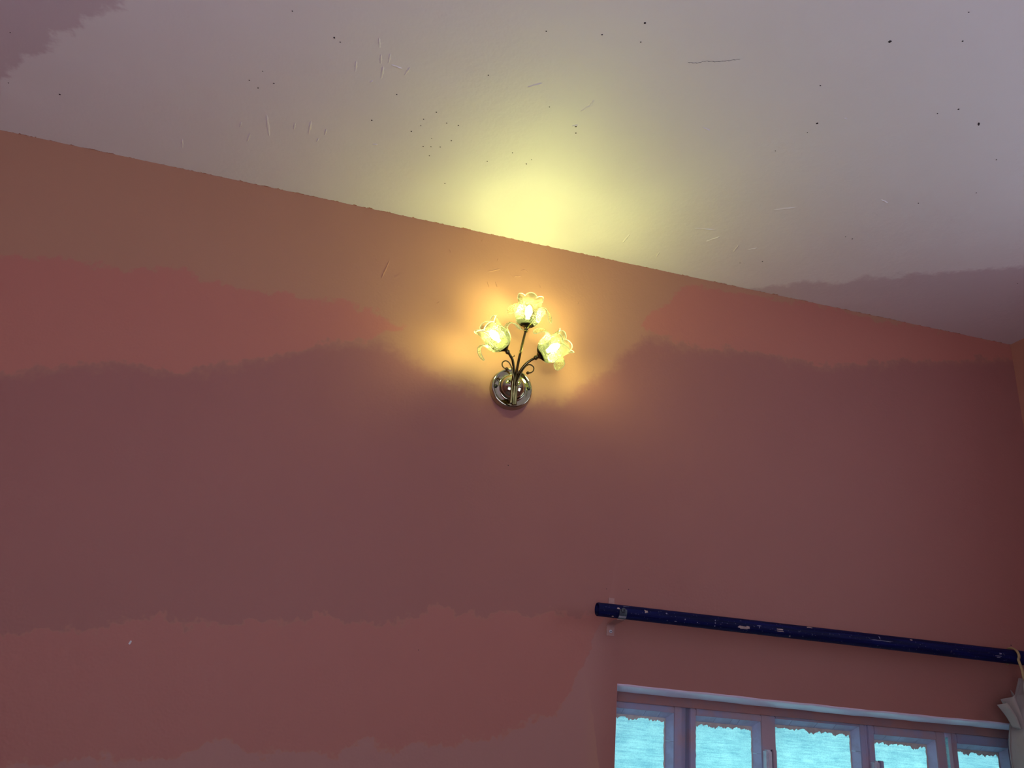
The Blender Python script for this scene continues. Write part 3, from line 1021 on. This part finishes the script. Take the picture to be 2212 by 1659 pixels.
# curled wires with a ball at the end
curls = [
    [(0.4440, -0.076, 2.4080), (0.4395, -0.084, 2.4270), (0.4310, -0.090, 2.4490), (0.4215, -0.091, 2.4640), (0.4120, -0.091, 2.4680), (0.4040, -0.091, 2.4625), (0.4032, -0.091, 2.4535), (0.4085, -0.091, 2.4470), (0.4165, -0.091, 2.4455)],
    [(0.4505, -0.076, 2.4080), (0.4545, -0.084, 2.4310), (0.4620, -0.090, 2.4520), (0.4720, -0.091, 2.4665), (0.4820, -0.091, 2.4695), (0.4905, -0.091, 2.4635), (0.4900, -0.091, 2.4535), (0.4840, -0.091, 2.4470), (0.4755, -0.091, 2.4445)],
]
for pts in curls:
    c = link('curl', tube_mesh('curl', [lpt(p) for p in pts], 0.0017, 10, 8), M_BRASS, lamp, smooth=True)
    M = Matrix.Translation(lpt(pts[-1]))
    link('ball', lathe_mesh('ball', [(0.0044 * math.cos(a), 0.0044 * math.sin(a)) for a in [math.pi * (k / 12 - 0.5) for k in range(13)]], 18, M), M_BRASS, c, smooth=True)

# ---- glass flower shades
CUP = [(0.012, 0.002), (0.020, 0.006), (0.0275, 0.013), (0.0330, 0.022), (0.0352, 0.032), (0.0348, 0.042), (0.0332, 0.052), (0.0325, 0.062), (0.0328, 0.070), (0.0340, 0.078), (0.0358, 0.0845)]
NS = 96
LOB = 6


def cup_point(t, a):
    """t 0..1 along the profile, a angle"""
    f = t * (len(CUP) - 1)
    i = min(int(f), len(CUP) - 2)
    q = f - i
    r = CUP[i][0] + (CUP[i + 1][0] - CUP[i][0]) * q
    z = CUP[i][1] + (CUP[i + 1][1] - CUP[i][1]) * q
    k = max(0.0, (t - 0.35) / 0.65)
    lobe = abs(math.cos(LOB * a / 2))
    r *= 1 + k * k * 0.12 * (lobe - 0.55)
    z += k ** 3 * 0.0085 * (lobe ** 0.7 - 0.6)
    r *= 1 + 0.012 * math.sin(a * 12) * (1 - k)
    return Vector((r * math.cos(a), r * math.sin(a), z))


def cup_mesh():
    nt_ = 26
    vs, fs = [], []
    for j in range(nt_ + 1):
        for i in range(NS):
            vs.append(cup_point(j / nt_, 2 * math.pi * i / NS))
    for j in range(nt_):
        for i in range(NS):
            l = (i + 1) % NS
            fs.append((j * NS + i, j * NS + l, (j + 1) * NS + l, (j + 1) * NS + i))
    return mesh('glass_shade', vs, fs)


PTH = [(0.0300, 0.014), (0.0355, 0.025), (0.0378, 0.035), (0.0405, 0.045), (0.0470, 0.0515), (0.0555, 0.0500), (0.0615, 0.0425), (0.0648, 0.0330), (0.0658, 0.0230), (0.0650, 0.0150)]
PWD = [0.010, 0.0185, 0.0225, 0.0225, 0.0205, 0.0190, 0.0190, 0.0190, 0.0140, 0.0035]


def petal_point(v, u):
    f = v * (len(PTH) - 1)
    P = [Vector((a, 0, b)) for a, b in PTH]
    i = min(int(f), len(P) - 2)
    q = f - i
    q2 = q * q * (3 - 2 * q) * 0.3 + q * 0.7
    c = P[i].lerp(P[i + 1], q2)
    w_ = PWD[i] + (PWD[i + 1] - PWD[i]) * q
    if v > 0.80:
        w_ = PWD[7] * math.sqrt(max(0.0, 1 - ((v - 0.78) / 0.22) ** 2)) if v < 1 else 0.002
        w_ = max(w_, 0.002)
    # low on the flower the petal hugs the cup, at the tip it is gently scooped
    y = u * w_
    bend = max(0.0, 1 - v * 1.5)
    x = c.x - (c.x - math.sqrt(max(1e-9, c.x ** 2 - y * y))) * (0.35 + 0.65 * bend)
    z = c.z - 0.10 * (abs(u) ** 2) * w_ * (0 if v < 0.4 else 1)
    return Vector((x, y, z))


def petal_mesh():
    nv_, nu_ = 22, 12
    vs, fs = [], []
    for j in range(nv_ + 1):
        for i in range(nu_ + 1):
            vs.append(petal_point(j / nv_, i / nu_ * 2 - 1))
    for j in range(nv_):
        for i in range(nu_):
            a = j * (nu_ + 1) + i
            fs.append((a, a + 1, a + nu_ + 2, a + nu_ + 1))
    return mesh('petal', vs, fs)


cup_me = cup_mesh()
petal_me = petal_mesh()
rim_me = tube_mesh('rim', [cup_point(1.0, 2 * math.pi * i / 120) for i in range(120)], 0.00145, 8, 1, closed=True)
edge = [petal_point(v, -1) for v in [0.30 + 0.70 * k / 20 for k in range(20)]] + [petal_point(1, 0)] + [petal_point(v, 1) for v in [1.0 - 0.70 * k / 20 for k in range(1, 21)]]
pedge_me = tube_mesh('petal_rim', edge, 0.0010, 8, 1)
cup_me.materials.append(M_GLASS)
petal_me.materials.append(M_PETAL)
for me in (rim_me, pedge_me):
    me.materials.append(M_GRIM)
for me in (cup_me, petal_me, rim_me, pedge_me):
    for p in me.polygons:
        p.use_smooth = True
holder_me = lathe_mesh('holder', [(0.0001, -0.014), (0.0042, -0.014), (0.0062, -0.0115), (0.0066, -0.0085), (0.0050, -0.0055), (0.0060, -0.003), (0.0105, 0.0005), (0.0150, 0.0050), (0.0180, 0.0090), (0.0185, 0.0100), (0.0172, 0.0098), (0.010, 0.004), (0.0001, 0.003)], 32)
holder_me.materials.append(M_BRASS)
bulb_me = lathe_mesh('bulb', [(0.0001, 0.026), (0.005, 0.026), (0.0055, 0.032), (0.0095, 0.040), (0.0105, 0.048), (0.0085, 0.056), (0.0045, 0.0625), (0.0001, 0.0655)], 10)
bulb_me.materials.append(M_BULB)
for me in (holder_me, bulb_me):
    for p in me.polygons:
        p.use_smooth = True

flowers = [
    ((0.4588, -0.0995, 2.5740), (0.030, -0.10, 1.0), 0.35, 1.00, (213, 327, 90)),
    ((0.4040, -0.1105, 2.4925), (-0.80, -0.30, 0.62), 0.20, 1.00, (338, 245, 165)),
    ((0.4970, -0.1105, 2.4905), (0.80, -0.30, 0.58), 0.10, 1.00, (327, 213, 90)),
]
for base, ax, phase, sc, angs in flowers:
    M = frame_of(lpt(base), ax, (0, -1, 0)) @ Matrix.Scale(sc, 4)
    def put(name, me, parent=lamp, mtx=M):
        o = link(name, me, None, parent)
        if mtx is not None:
            o.matrix_basis = mtx
        return o
    put('holder', holder_me)
    put('bulb', bulb_me)
    sh = put('glass_shade', cup_me, lamp, M @ Matrix.Rotation(phase, 4, 'Z'))
    put('rim', rim_me, sh, None)
    for a in angs:
        p = put('petal', petal_me, sh, Matrix.Rotation(math.radians(a) - phase, 4, 'Z'))
        # outlines of the petals belong to the shade, one level below it
        put('petal_rim', pedge_me, sh, Matrix.Rotation(math.radians(a) - phase, 4, 'Z'))
